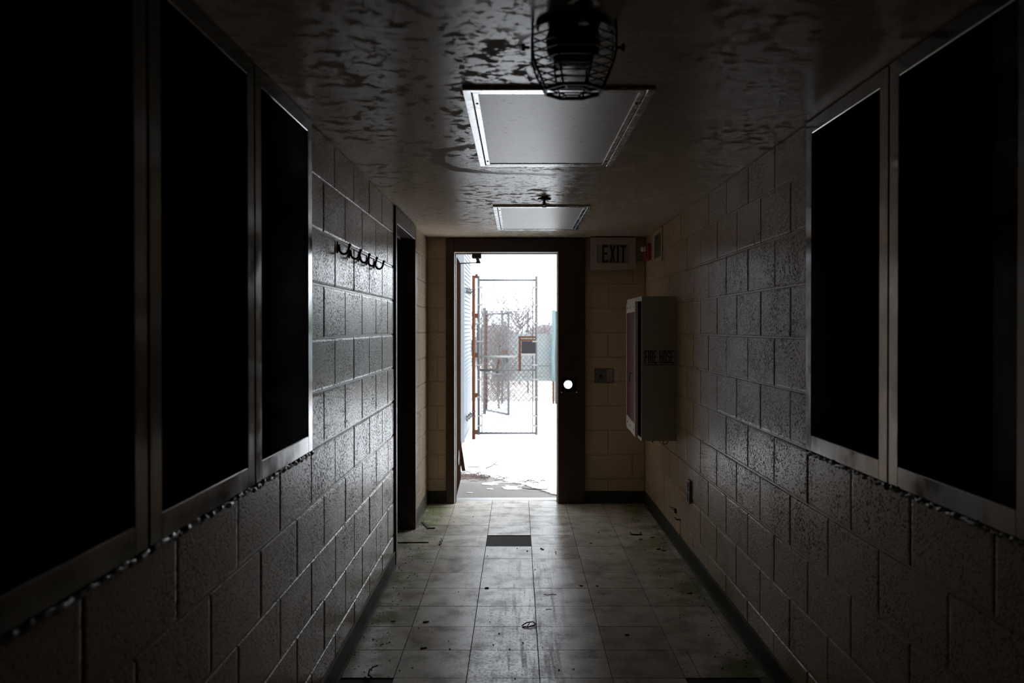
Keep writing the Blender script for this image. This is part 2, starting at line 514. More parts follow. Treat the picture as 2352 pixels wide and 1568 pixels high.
# ------------------------------------------------------------------ windows
def window(idx, side, y0, y1, label):
    s = -1 if side == 'L' else 1
    X = XL if side == 'L' else XR
    t = thing('window_%d' % idx, (X, (y0 + y1) / 2, ZS), label, 'window', None, 'structure')
    fw = .058
    def xs(a, b):
        return min(X + s * a, X + s * b), max(X + s * a, X + s * b)
    f0, f1 = xs(-.012, .135)
    z0, z1 = ZS, ZC - .004
    for nm, (a, b, c, d) in (('jamb', (y0 + .001, y0 + fw, z0, z1)), ('jamb', (y1 - fw, y1 - .001, z0, z1)),
                             ('sill', (y0 + fw, y1 - fw, z0, z0 + .058)), ('head', (y0 + fw, y1 - fw, z1 - .05, z1))):
        obj(nm, MB().box(f0, f1, a, b, c, d), 'frame_metal', t, bevel=.002)
    g0, g1 = xs(.120, .128)
    obj('pane', MB().box(g0, g1, y0 + fw - .01, y1 - fw + .01, z0 + .05, z1 - .045), 'dark_glass', t)
    # lumpy sealant squeezed out under the sill
    sb = MB(); n = int((y1 - y0) / .012)
    pts = []
    for i in range(n + 1):
        yy = y0 + (y1 - y0) * i / n
        pts.append((X - s * (.006 + random.uniform(0, .006)), yy, ZS - .007 + random.uniform(-.006, .004)))
    b0 = len(sb.v)
    for p in pts:
        r = random.uniform(.004, .0095)
        for j in range(6):
            a = 2 * PI * j / 6
            sb.v.append((p[0] + r * math.cos(a), p[1], p[2] + r * math.sin(a)))
    for i in range(n):
        for j in range(6):
            sb.f.append((i * 6 + j, i * 6 + (j + 1) % 6, (i + 1) * 6 + (j + 1) % 6, (i + 1) * 6 + j))
    sb.f.append(tuple(range(6))); sb.f.append(tuple(n * 6 + j for j in range(6))[::-1])
    obj('sealant', sb, 'sealant', t, smooth=True)
names = ['farthest', 'middle', 'nearest']
for i, (a, b) in enumerate(LW):
    window(i + 1, 'L', a, b, names[i] + ' metal framed dark window in the left wall')
for i, (a, b) in enumerate(RW):
    window(i + 4, 'R', a, b, names[i] + ' metal framed dark window in the right wall')

# ------------------------------------------------------------------ baseboards
def base_side(name, X, s, y0, y1, label):
    prof = [(0, 0), (.016, 0), (.010, .012), (.007, .03), (.007, .098), (.004, .102), (0, .102)]
    mb = MB()
    mb.prism(prof, lambda u, v, w: (X - s * u, y0 + w, v + .0005), y1 - y0)
    return struct(name, mb, 'vinyl_base', label, 'baseboard')
def base_end(name, x0, x1, label):
    prof = [(0, 0), (.016, 0), (.010, .012), (.007, .03), (.007, .098), (.004, .102), (0, .102)]
    mb = MB()
    mb.prism(prof, lambda u, v, w: (x0 + w, YE - u, v + .0005), x1 - x0)
    return struct(name, mb, 'vinyl_base', label, 'baseboard')
base_side('baseboard_left', XL, -1, -1.6, D0 - .002, 'dark vinyl baseboard along the wall under the coat hooks')
base_side('baseboard_left_far', XL, -1, D1 + .002, YE - .017, 'short dark baseboard between side doorway and far corner')
base_side('baseboard_right', XR, 1, -1.6, YE - .017, 'long dark vinyl baseboard under the hose cabinet wall')
base_end('baseboard_far_left', XL, DXL - .001, 'dark baseboard left of the exit door frame')
base_end('baseboard_far_right', DXR + .001, XR, 'dark baseboard right of the exit door frame')

# ------------------------------------------------------------------ exit door (door_1)
DOL, DOR, DOH = -.527, .336, 2.09
YF = 7.04
d1 = thing('door_1', (-.1, 7.15, 0), 'open brown exit door with brown metal frame and lock panel', 'door', None, 'structure')
obj('jamb', MB().box(DXL, DOL, YF, YX, 0, 2.202), 'brown_paint', d1, bevel=.003)
obj('head', MB().box(DOL, DOR, YF, YX, DOH, 2.202), 'brown_paint', d1, bevel=.003)
# wide lock-side panel, with a cut-out for a missing lock
lx0, lx1, lz0, lz1, lcx, lcz, lr = .364, .492, .922, 1.047, .419, .99, .036
pn = MB()
pn.box(DOR, lx0, YF, 7.12, 0, 2.202); pn.box(lx1, DXR, YF, 7.12, 0, 2.202)
pn.box(lx0, lx1, YF, 7.12, 0, lz0); pn.box(lx0, lx1, YF, 7.12, lz1, 2.202)
panel = obj('lock_panel', pn, 'brown_paint', d1)
pw = MB(); N = 48
for yy in (YF + .022, YF + .028):
    for i in range(N):
        a = 2 * PI * i / N
        pw.v.append((lcx + lr * math.cos(a), yy, lcz + lr * math.sin(a)))
    for i in range(N):
        a = 2 * PI * i / N
        ca, sa = math.cos(a), math.sin(a)
        t = min(((lx1 if ca > 0 else lx0) - lcx) / ca if abs(ca) > 1e-6 else 9, ((lz1 if sa > 0 else lz0) - lcz) / sa if abs(sa) > 1e-6 else 9)
        pw.v.append((lcx + t * ca, yy, lcz + t * sa))
for i in range(N):
    j = (i + 1) % N
    pw.f.append((i, j, N + j, N + i)); pw.f.append((2 * N + i, 3 * N + i, 3 * N + j, 2 * N + j))
    pw.f.append((i, 2 * N + i, 2 * N + j, j))
obj('lock_plate', pw, 'black_iron', panel, label='black lock plate with an empty round hole')
obj('lock_ledge', MB().box(lx0 + .004, lx1 - .004, YF - .003, YF + .022, lz0 - .001, lz0 + .003), 'steel_latch', panel)
obj('outer_jamb', MB().box(DOR, DOR + .03, 7.12, YX, 0, 2.202), 'brown_paint', d1)
for nm, b in (('lit_reveal_strip', (DOL, DOL + .0035, YF + .012, YF + .075, 0, DOH)), ('lit_reveal_strip', (DOL, DOL + .0035, YF + .165, YX - .01, 0, DOH)),
              ('lit_reveal_strip', (DOR - .0035, DOR, YF + .004, YF + .055, 0, DOH)),
              ('lit_reveal_strip', (DOL, DOR, YF + .012, YF + .075, DOH - .0035, DOH)), ('lit_reveal_strip', (DOL, DOR, YF + .14, YX - .01, DOH - .0035, DOH))):
    obj(nm, MB().box(*b), 'lit_reveal_strip', d1)  # bright lines of the lit reveals, put into pale strips
for b in ((DOL, DOL + .010, YF + .078, YF + .155, 0, DOH), (DOR - .009, DOR, YF + .06, YF + .10, 0, DOH), (DOL, DOR, YF + .078, YF + .155, DOH - .010, DOH)):
    obj('door_stop', MB().box(*b), 'black_rubber', d1)
obj('threshold', MB().prism([(0, 0), (.012, .008), (.055, .012), (.10, .008), (.112, 0)], lambda u, v, w: (DOL + w, 7.175 + u, v - .002), DOR - DOL), 'threshold_metal', d1)
# the leaf stands open, swung outside
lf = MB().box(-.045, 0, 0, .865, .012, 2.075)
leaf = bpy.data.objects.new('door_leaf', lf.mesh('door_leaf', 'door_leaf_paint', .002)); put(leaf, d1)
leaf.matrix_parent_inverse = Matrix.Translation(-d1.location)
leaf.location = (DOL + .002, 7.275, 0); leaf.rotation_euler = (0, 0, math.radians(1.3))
pt = MB(); pp = [(-.03, -.10), (.0, -.12), (.02, -.06), (.018, .03), (.0, .08), (-.012, .05), (-.02, .0), (-.035, -.03)]
pt.prism(pp, lambda u, v, w: (DOL - .0075 + w, 7.70 + u * 1.5, .30 + v * .7), .0025)
obj('bare_patch', pt, 'pale_steel', d1, label='pale patch where paint wore off the leaf')
# closer arm
cl = obj('closer_bracket', MB().box(-.385, -.305, 7.13, 7.22, 2.045, 2.083), 'black_iron', d1, bevel=.003)
obj('closer_joint', MB().prism([(-.355, 2.046), (-.325, 2.046), (-.317, 2.018), (-.347, 2.018)], lambda u, v, w: (u, 7.165 + w, v), .03), 'pale_steel', cl)
obj('closer_knuckle', MB().box(-.352, -.312, 7.16, 7.20, 2.004, 2.020), 'black_iron', cl, bevel=.003)
obj('closer_arm', MB().tube([(-.335, 7.18, 2.012), (-.533, 7.72, 2.045)], .006, 8), 'black_iron', cl)
# strip of wood propping the leaf
pr = obj('door_prop', MB().prism([(-.02, 0), (.022, 0), (.016, .0), (-.0, .46), (-.035, .46)], lambda u, v, w: (-.555 + u - v * .04 - .0, 8.72 + w - v * .9, v - .007), .04), 'door_leaf_paint')
tag(pr, 'dark wooden strip leaning outside against the open door', 'wood strip')

# ------------------------------------------------------------------ side doorway (door_2)
d2 = thing('door_2', (XL, (D0 + D1) / 2, 0), 'dark brown framed doorway in the left wall', 'door', None, 'structure')
fx0, fx1 = XL - .195, XL + .012
obj('jamb', MB().box(fx0, fx1, D0 + .001, D0 + .055, 0, 2.203), 'brown_paint', d2, bevel=.003)
obj('jamb', MB().box(fx0, fx1, D1 - .055, D1 - .001, 0, 2.203), 'brown_paint', d2, bevel=.003)
obj('head', MB().box(fx0, fx1, D0 + .055, D1 - .055, 2.10, 2.203), 'brown_paint', d2, bevel=.003)
obj('stop', MB().box(XL - .10, XL - .08, D0 + .055, D1 - .055, 2.085, 2.10), 'brown_paint', d2)
obj('stop', MB().box(XL - .10, XL - .08, D1 - .07, D1 - .055, 0, 2.085), 'brown_paint', d2)
lf2 = obj('door_leaf', MB().box(XL - .185, XL - .142, D0 + .058, D1 - .058, .008, 2.098), 'brown_paint', d2, bevel=.002)
obj('knob', MB().lathe((0, 0, 0), [(.010, 0), (.010, .03), (.026, .04), (.028, .055), (.018, .066)], 16), 'steel_latch', lf2)
kn = [o for o in lf2.children][0]
kn.location = (XL - .143, D0 + .13, 1.0); kn.rotation_euler = (0, PI / 2, 0)

# ------------------------------------------------------------------ ceiling lamps
def lamp(x0, x1, y0, y1, label):
    t = thing('ceiling_light', ((x0 + x1) / 2, (y0 + y1) / 2, ZC), label, 'ceiling light', 'recessed ceiling lights')
    zb = ZC - .012
    rw, gap, iw = .026, .004, .018
    for b in ((x0, x0 + rw, y0, y1), (x1 - rw, x1, y0, y1), (x0 + rw, x1 - rw, y0, y0 + rw), (x0 + rw, x1 - rw, y1 - rw, y1)):
        obj('trim_rail', MB().box(b[0], b[1], b[2], b[3], zb, ZC - .0005), 'bright_aluminium', t, bevel=.0015)
    a0, a1, c0, c1 = x0 + rw + gap, x1 - rw - gap, y0 + rw + gap, y1 - rw - gap
    inner = []
    for b in ((a0, a0 + iw, c0, c1), (a1 - iw, a1, c0, c1), (a0 + iw, a1 - iw, c0, c0 + iw), (a0 + iw, a1 - iw, c1 - iw, c1)):
        inner.append(obj('lens_rail', MB().box(b[0], b[1], b[2], b[3], zb + .001, ZC - .001), 'bright_aluminium', t, bevel=.001))
    obj('diffuser', MB().box(a0 + iw, a1 - iw, c0 + iw, c1 - iw, ZC - .0075, ZC - .002), 'prismatic_lens', t)
    obj('backing', MB().box(x0 + .005, x1 - .005, y0 + .005, y1 - .005, ZC - .0015, ZC - .0004), 'dark_hole', t)
    for yy in (y0 + .16, y1 - .12):
        for xx, rl in ((a0 + iw / 2, inner[0]), (a1 - iw / 2, inner[1])):
            obj('screw', MB().lathe((xx, yy, zb - .0015), [(.004, 0), (.005, .0015), (.005, .003)], 10), 'black_iron', rl)
lamp(-.172, .430, 2.64, 3.888, 'nearer square-lensed ceiling light behind the wire cage')
lamp(-.152, .454, 5.19, 6.44, 'farther ceiling light panel close to the exit door')

# ------------------------------------------------------------------ caged fixture
cxg, cyg = .137, 2.10
t = thing('caged_fixture', (cxg, cyg, ZC), 'black wire-caged fixture hanging from the ceiling before the light panel', 'caged light')
obj('mounting_plate', MB().lathe((cxg, cyg, ZC - .012), [(.085, 0), (.092, .004), (.092, .0115)], 28), 'lamp_body', t)
obj('housing', MB().lathe((cxg, cyg, ZC - .085), [(.040, 0), (.060, .006), (.066, .02), (.068, .05), (.060, .073)], 28), 'lamp_body', t, smooth=True)
obj('lens', MB().lathe((cxg, cyg, ZC - .108), [(.022, 0), (.040, .005), (.048, .014), (.050, .0235)], 28), 'sign_glass', t, smooth=True)
def octo(r, z, n=8):
    return [(cxg + r * math.cos(2 * PI * (i + .5) / n), cyg + r * math.sin(2 * PI * (i + .5) / n), ZC + z) for i in range(n)]
prof = [(.107, -.02), (.107, -.04), (.107, -.06), (.106, -.08), (.101, -.10), (.094, -.118), (.086, -.134), (.079, -.148), (.072, -.162)]
for r, zz in prof:
    obj('cage_ring', MB().tube(octo(r, zz), .0022, 6, True), 'black_wire', t)
obj('cage_ring', MB().tube(octo(.040, -.164), .0022, 6, True), 'black_wire', t)
obj('cage_ring', MB().tube(octo(.073, -.166), .0035, 6, True), 'black_wire', t)
for i in range(8):
    a = 2 * PI * (i + .5) / 8
    pts = [(cxg + .107 * math.cos(a), cyg + .107 * math.sin(a), ZC - .001)] + [(cxg + (r + .003) * math.cos(a), cyg + (r + .003) * math.sin(a), ZC + zz) for r, zz in prof]
    pts += [(cxg + .040 * math.cos(a), cyg + .040 * math.sin(a), ZC - .165)]
    obj('cage_rib', MB().tube(pts, .0028, 6), 'black_wire', t)
for s in (-1, 1):
    x = cxg + s * .107
    obj('thumb_screw', MB().tube([(x, cyg, ZC - .057), (x + s * .012, cyg, ZC - .057)], .004, 8).box(min(x + s * .012, x + s * .02), max(x + s * .012, x + s * .02), cyg - .002, cyg + .002, ZC - .066, ZC - .048), 'black_wire', t)

# ------------------------------------------------------------------ sprinklers
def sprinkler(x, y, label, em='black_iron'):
    t = thing('sprinkler_head', (x, y, ZC), label, 'sprinkler', 'ceiling sprinkler heads')
    obj('escutcheon', MB().lathe((x, y, ZC - .016), [(.036, 0), (.039, .003), (.036, .009), (.014, .0155)], 28), em, t, smooth=True)
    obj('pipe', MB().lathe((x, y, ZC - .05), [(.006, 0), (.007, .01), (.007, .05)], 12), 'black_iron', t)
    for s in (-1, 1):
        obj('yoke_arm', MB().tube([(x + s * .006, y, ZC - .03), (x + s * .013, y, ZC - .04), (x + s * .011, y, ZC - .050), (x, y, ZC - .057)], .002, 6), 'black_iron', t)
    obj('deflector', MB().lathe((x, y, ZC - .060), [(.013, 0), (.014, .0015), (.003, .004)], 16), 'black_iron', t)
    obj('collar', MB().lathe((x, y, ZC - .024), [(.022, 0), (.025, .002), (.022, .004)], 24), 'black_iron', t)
sprinkler(.152, 4.87, 'small sprinkler head between the two ceiling lights')  # black finish puts its backlit silhouette into the colour
sprinkler(.150, 1.93, 'sprinkler head with chrome ring at the top edge, above the wire cage', 'bright_aluminium')

# ------------------------------------------------------------------ lettering helper
def letter_polys(ch):
    w, s = .62, .20       # cap height 1
    q = lambda a, b, c, d: [(a, c), (b, c), (b, d), (a, d)]
    if ch == 'E': return w, [q(0, s, 0, 1), q(s, w, 0, .13), q(s, w * .85, .44, .56), q(s, w, .87, 1)]
    if ch == 'F': return w, [q(0, s, 0, 1), q(s, w * .85, .44, .57), q(s, w, .87, 1)]
    if ch == 'I': return s, [q(0, s, 0, 1)]
    if ch == 'T': return w, [q((w - s) / 2, (w + s) / 2, 0, .87), q(0, w, .87, 1)]
    if ch == 'H': return w, [q(0, s, 0, 1), q(w - s, w, 0, 1), q(s, w - s, .43, .58)]
    if ch == 'O': return w, [q(0, s, .06, .94), q(w - s, w, .06, .94), q(.06, w - .06, 0, .13), q(.06, w - .06, .87, 1)]
    if ch == 'S': return w, [q(0, s, .5, .94), q(w - s, w, .06, .5), q(0, w - .06, 0, .13), q(.06, w, .87, 1), q(.04, w - .04, .44, .57), q(0, s, .06, .28), q(w - s, w, .72, .94)]
    if ch == 'R': return w, [q(0, s, 0, 1), q(w - s, w, .5, .94), q(s, w - .06, .87, 1), q(s, w - .06, .43, .56), [(w - s - .04, 0), (w, 0), (w - .04, .44), (w - s - .06, .44)]]
    if ch == 'X': return w, [[(0, 0), (s, 0), (w, 1), (w - s, 1)], [(w - s, 0), (w, 0), (s, 1), (0, 1)]]
    return .35, []
def write(text, fn, u0, v0, h, width, mat, parent, t=.0012):
    total = 0
    for ch in text: total += letter_polys(ch)[0] + .13
    total -= .13
    kx = width / total
    u = u0
    for i, ch in enumerate(text):
        w, polys = letter_polys(ch)
        if polys:
            mb = MB()
            for j, p in enumerate(polys):
                mb.prism([(u + a * kx, v0 + b * h) for a, b in p], lambda uu, vv, ww, e=j * .00006: fn(uu, vv, ww + (e if ww else 0)), t)
            obj('letter', mb, mat, parent)
        u += (w + .13) * kx

# ------------------------------------------------------------------ EXIT sign
t = thing('exit_sign', (.785, YE, 1.94), 'white framed exit sign box beside the exit door', 'exit sign')
sx0, sx1, sz0, sz1 = .598, .968, 1.938, 2.200
yf = 6.965
obj('housing', MB().box(sx0 + .01, sx1 - .01, yf + .014, YE + .003, sz0 + .008, sz1 - .006), 'black_iron', t)
gx0, gx1, gz0, gz1 = sx0 + .052, sx1 - .052, sz0 + .052, sz1 - .055
for b in ((sx0, gx0, sz0, sz1), (gx1, sx1, sz0, sz1), (gx0, gx1, sz0, gz0), (gx0, gx1, gz1, sz1)):
    obj('face_frame', MB().box(b[0], b[1], yf, yf + .014, b[2], b[3]), 'sign_white', t, bevel=.0008)
g = obj('glass', MB().box(gx0, gx1, yf + .005, yf + .010, gz0, gz1), 'sign_glass', t)
write('EXIT', lambda u, v, w: (u, yf + .005 - w, v), gx0 + .042, gz0 + .006, gz1 - gz0 - .012, .198, 'letter_red', g, .0015)
for (a, b) in (((sx0 + sx1) / 2, sz1 - .012), ((sx0 + sx1) / 2, sz0 + .012), (sx0 + .014, (sz0 + sz1) / 2), (sx1 - .014, (sz0 + sz1) / 2)):
    obj('screw', MB().tube([(a, yf + .001, b), (a, yf - .002, b)], .0042, 10), 'black_iron', t)

# ------------------------------------------------------------------ alarm strobe on the right wall
t = thing('alarm_strobe', (XR, 6.83, 2.0), 'small red alarm with clear strobe high in the far corner', 'fire alarm')
obj('housing', MB().box(XR - .030, XR + .002, 6.755, 6.885, 2.000, 2.135), 'red_plastic', t, bevel=.005)
obj('horn_face', MB().box(XR - .046, XR - .030, 6.77, 6.87, 2.010, 2.060), 'red_plastic', t, bevel=.004)
obj('strobe_lens', MB().box(XR - .072, XR - .030, 6.785, 6.855, 2.072, 2.112), 'strobe_lens', t, bevel=.008)

# ------------------------------------------------------------------ vent grille
t = thing('vent_grille', (XR, 6.41, 1.95), 'slatted vent grille high on the right wall near the corner', 'vent')
vy0, vy1, vz0, vz1 = 6.215, 6.60, 1.955, 2.203
vx = XR - .010
for b in ((vy0, vy0 + .04, vz0, vz1), (vy1 - .04, vy1, vz0, vz1), (vy0 + .04, vy1 - .04, vz0, vz0 + .035), (vy0 + .04, vy1 - .04, vz1 - .035, vz1)):
    obj('frame', MB().box(vx, XR + .002, b[0], b[1], b[2], b[3]), 'vent_paint', t, bevel=.002)
obj('duct', MB().box(XR - .003, XR + .002, vy0 + .03, vy1 - .03, vz0 + .03, vz1 - .03), 'dark_hole', t)
ns = 17
for i in range(ns):
    zz = vz0 + .04 + (vz1 - vz0 - .08) * i / (ns - 1)
    obj('slat', MB().prism([(0, 0), (.006, -.004), (.0068, -.0025), (.0008, .0015)], lambda u, v, w: (XR - .003 - u, vy0 + .04 + w, zz + v), vy1 - vy0 - .08), 'vent_paint', t)
obj('slat_divider', MB().box(vx + .001, XR, 6.33, 6.337, vz0 + .035, vz1 - .035), 'vent_paint', t)

# ------------------------------------------------------------------ fire hose cabinet
t = thing('fire_hose_cabinet', (.95, 6.08, .70), 'grey fire hose cabinet with maroon front panel on the right wall', 'hose cabinet')
bx0, bx1, by0, by1, bz0, bz1 = .834, XR, 5.695, 6.455, .7015, 1.673
th = .012
bm_ = MB()
bm_.box(bx0, bx1 - .001, by0, by0 + th, bz0, bz1); bm_.box(bx0, bx1 - .001, by1 - th, by1, bz0, bz1)
bm_.box(bx0, bx1 - .001, by0 + th, by1 - th, bz1 - th, bz1); bm_.box(bx0, bx1 - .001, by0 + th, by1 - th, bz0, bz0 + th)
bm_.box(bx1 - .012, bx1 - .002, by0 + th, by1 - th, bz0 + th, bz1 - th)
body = obj('body', bm_, 'cabinet_paint', t)
for b in ((by0, by0 + .02, bz0, bz1), (by1 - .012, by1, bz0, bz1), (by0 + .02, by1 - .012, bz1 - .030, bz1), (by0 + .02, by1 - .012, bz0, bz0 + .020)):
    obj('front_lip', MB().box(bx0 - .003, bx0 + .001, b[0], b[1], b[2], b[3]), 'cabinet_white', body)
obj('hose_rack', MB().tube([(.95, by0 + .12, 1.0), (.95, by0 + .12, 1.45), (.95, by1 - .12, 1.45), (.95, by1 - .12, 1.0)], .03, 10), 'cabinet_inside', t)
# door hinged at the far side, slightly ajar
dr = bpy.data.objects.new('door', None); C.objects.link(dr); dr.parent = t
dr.matrix_parent_inverse = Matrix.Translation(-t.location)
dr.location = (bx0 - .006, by1 - .012, bz0 + .020); dr.rotation_euler = (0, 0, math.radians(-2.6)); dr.empty_display_size = .05
DW, DHH = .712, bz1 - bz0 - .052
def dpart(name, mb, mat, **kw):
    o = bpy.data.objects.new(name, mb.mesh(name, mat, kw.get('bevel', 0)))
    C.objects.link(o); o.parent = dr; return o
for b in ((-DW, -DW + .030, 0, DHH), (-.030, 0, 0, DHH), (-DW + .030, -.030, 0, .085), (-DW + .030, -.030, DHH - .070, DHH)):
    dpart('door_rail', MB().box(-.004, .016, b[0], b[1], b[2], b[3]), 'cabinet_white', bevel=.0012)
dpart('door_panel', MB().box(.000, .008, -DW + .030, -.030, .085, DHH - .070), 'maroon_panel')
for yy in (-DW + .10, -DW / 2, -.10):
    for zz in (.04, DHH - .035):
        dpart('rivet', MB().tube([(-.003, yy, zz), (-.0062, yy, zz)], .008, 8), 'black_iron')
dpart('latch', MB().tube([(-.002, -DW + .05, DHH * .47), (-.035, -DW + .05, DHH * .47), (-.038, -DW + .06, DHH * .47 - .06)], .006, 8), 'steel_latch')
# lettering on the side facing down the corridor
side = body
write('FIRE HOSE', lambda u, v, w: (u, by0 - w, v), .850, 1.222, .088, .196, 'letter_red', side, .0012)
obj('underline', MB().box(.850, 1.046, by0 - .001, by0, 1.211, 1.2155), 'letter_red', side)
for i, xx in enumerate((.912, 1.0)):
    obj('drain_ring' if i else 'drain_stub', MB().tube([(xx + .016 * math.cos(a), by0 + .05, bz0 - .012 + .016 * math.sin(a)) for a in [2 * PI * q / 12 for q in range(12)]], .003, 6, True) if i else MB().tube([(xx, by0 + .05, bz0 + .002), (xx, by0 + .05, bz0 - .014)], .006, 8), 'black_iron', t)

# ------------------------------------------------------------------ switch plate, outlet cover, wires
t = thing('switch_plate', (.718, YE, 1.0), 'dull rectangular metal switch plate between door and hose cabinet', 'switch plate')
obj('cover', MB().box(.637, .799, YE - .007, YE + .002, 1.0, 1.123), 'plate_steel', t, bevel=.002)
obj('worn_label', MB().box(.740, .790, YE - .0085, YE - .006, 1.010, 1.113), 'plate_plaster', t)
obj('key_slot', MB().tube([(.69, YE - .006, 1.06), (.69, YE - .011, 1.06)], .012, 14), 'dark_hole', t)
t = thing('outlet_cover', (XR, 5.21, .388), 'narrow metal outlet cover low on the right wall', 'outlet')
obj('box', MB().box(XR - .018, XR + .002, 5.17, 5.25, .388, .528), 'plate_steel', t, bevel=.003)
obj('socket', MB().box(XR - .021, XR - .017, 5.19, 5.23, .40, .455), 'black_rubber', t, bevel=.001)
obj('socket', MB().box(XR - .021, XR - .017, 5.19, 5.23, .462, .517), 'black_rubber', t, bevel=.001)
t = thing('cut_wires', (XR, 5.70, .23), 'cut wire ends poking out of the right wall above the baseboard', 'wire')
obj('wire', MB().tube([(XR + .01, 5.69, .235), (XR - .012, 5.70, .24), (XR - .022, 5.73, .238), (XR - .028, 5.79, .245)], .0035, 6), 'debris_dark', t)
obj('wire', MB().tube([(XR + .01, 5.71, .238), (XR - .016, 5.74, .248), (XR - .022, 5.80, .232)], .003, 6), 'rust', t)
obj('grommet', MB().tube([(XR + .002, 5.69, .235), (XR - .010, 5.69, .235)], .016, 10), 'dark_hole', t)
o = obj('screw_hook', MB().tube([(XR + .005, 5.55, .206), (XR - .022, 5.56, .206), (XR - .026, 5.59, .212)], .005, 6), 'debris_dark')
tag(o, 'small dark screw hook just above the right baseboard', 'hook')

# ------------------------------------------------------------------ coat hooks
hl = ['coat hook nearest the dark windows, first of five black hooks', 'second black coat hook counted from the dark windows', 'middle one of the five black coat hooks',
      'fourth black coat hook counted from the dark windows', 'black coat hook closest to the side doorway']
for i, yy in enumerate((3.555, 3.803, 4.024, 4.238, 4.457)):
    t = thing('coat_hook', (XL, yy, 1.79), hl[i], 'coat hook', 'row of black coat hooks')
    obj('mounting_plate', MB().box(XL - .001, XL + .004, yy - .012, yy + .012, 1.772, 1.822), 'black_iron', t, bevel=.0015)
    pts = [(XL + .003, yy, 1.810)] + [(XL + .026 - .020 * math.cos(a), yy, 1.796 - .026 * math.sin(a)) for a in [PI * q / 10 for q in range(11)]]
    pts += [(XL + .050, yy, 1.806)]
    hk = obj('hook', MB().tube(pts, .0052, 8), 'black_iron', t, smooth=True)
    obj('tip', MB().lathe((XL + .050, yy, 1.802), [(.003, 0), (.0075, .004), (.0075, .009), (.003, .013)], 10), 'black_iron', hk, smooth=True)

# ------------------------------------------------------------------ loose things on the floor
def slab(name, pts, z0, t_, mat, label, cat, tilt=0):
    mb = MB().prism(pts, lambda u, v, w: (u, v, z0 + w + tilt * (6.0 - v)), t_)
    return tag(obj(name, mb, mat), label, cat)
slab('loose_tile', [(-.915, 5.755), (-.602, 5.765), (-.655, 6.035), (-.905, 6.03)], .0015, .0035, 'floor_tile', 'loose floor tile lying crooked in the side doorway', 'floor tile', .012)
slab('tile_shard', [(-.722, 6.36), (-.712, 6.37), (-.635, 6.185), (-.600, 6.185), (-.600, 6.172), (-.655, 6.165)], .001, .007, 'debris_dark', 'thin bent broken tile edge near the side doorway', 'tile shard')
o = obj('curled_strip', MB().tube([(.020, 4.15, .004), (.045, 4.165, .014), (.075, 4.18, .013), (.088, 4.165, .006)], .0028, 6).tube([(.024, 4.14, .003), (.05, 4.13, .005), (.087, 4.15, .008)], .003, 6).tube([(.047, 4.14, .004), (.058, 4.165, .012)], .0025, 6), 'debris_dark')
tag(o, 'black curled strip lying at a tile joint in mid floor', 'debris')
o = obj('bent_twig', MB().tube([(-.607, 3.53, .004), (-.625, 3.545, .012), (-.624, 3.575, .02), (-.612, 3.60, .022), (-.600, 3.625, .018)], .0035, 6).tube([(-.622, 3.58, .02), (-.614, 3.565, .022)], .003, 6), 'debris_dark')
tag(o, 'bent dark twig on the front left floor tile', 'twig')
o = obj('rusty_clip', MB().tube([(.80, 6.03, .006), (.80, 5.985, .006), (.815, 5.975, .006), (.86, 5.975, .006), (.872, 5.985, .006), (.872, 6.03, .006)], .005, 6), 'rust_orange')
tag(o, 'rusty orange clip on mossy tile near the right baseboard', 'clip')
o = obj('torn_seam', MB().tube([(-.525, 5.86, .004), (-.518, 5.82, .008), (-.527, 5.78, .006), (-.518, 5.74, .010), (-.527, 5.70, .004)], .006, 5), 'debris_dark')
tag(o, 'dark torn scrap at the seam beside the loose tile', 'debris')
for (x, y, lab) in ((.181, 4.651, 'white crumb scatter of torn paper right of the middle seam'), (.167, 4.407, 'tiny white paper crumb in front of the larger white scrap')):
    n = 5 if y > 4.5 else 2
    mb = MB()
    for i in range(n):
        a = x - .012 * n / 2 + .013 * i; b = y + random.uniform(-.008, .008)
        mb.prism([(a - .009, b - .004), (a + .008, b - .006), (a + .01, b + .005), (a - .006, b + .006)], lambda u, v, w: (u, v, .0012 + w), .0012)
    tag(obj('paper_scrap', mb, 'debris_white'), lab, 'paper scrap')
chips = [(-.457, 4.212, .020, .3, 'dark oblong chip second tile from the left wall, mid floor'), (-.428, 3.87, .018, .5, 'dark oblong chip nearest the viewer on the left'),
         (-.173, 4.76, .014, .1, 'dark chip left of the scuffed middle tiles'), (.166, 5.589, .011, 0, 'larger of two dark pellets right of the missing tile'),
         (.155, 5.611, .009, 0, 'smaller of two dark pellets right of the missing tile'), (.497, 5.746, .010, .4, 'lone dark pellet right of the tile seam, far floor'),
         (.848, 5.852, .018, .2, 'dark chip on mossy tile in front of the rusty clip'), (.361, 4.80, .013, -.5, 'slanted dark flake at a seam right of centre'),
         (.45, 4.796, .009, 0, 'tiny dark flake just right of the slanted flake'), (.521, 4.034, .014, .1, 'dark chip on the shaded tiles at right front'),
         (-.62, 4.218, .012, 0, 'small dark chip on the mossy left edge tile'), (.947, 4.666, .020, .4, 'dark smear of debris by the right baseboard, mid floor'),
         (.062, 5.545, .007, 0, 'tiny dark pellet in front of the missing tile'), (.577, 6.05, .008, 0, 'tiny dark pellet on the far right tiles'),
         (.939, 5.913, .016, .2, 'dark chip beside the right baseboard behind the clip'), (.93, 5.60, .022, .8, 'larger dark leaf scrap by the right baseboard'),
         (.96, 5.56, .018, -.4, 'smaller dark leaf scrap touching the right baseboard strip')]
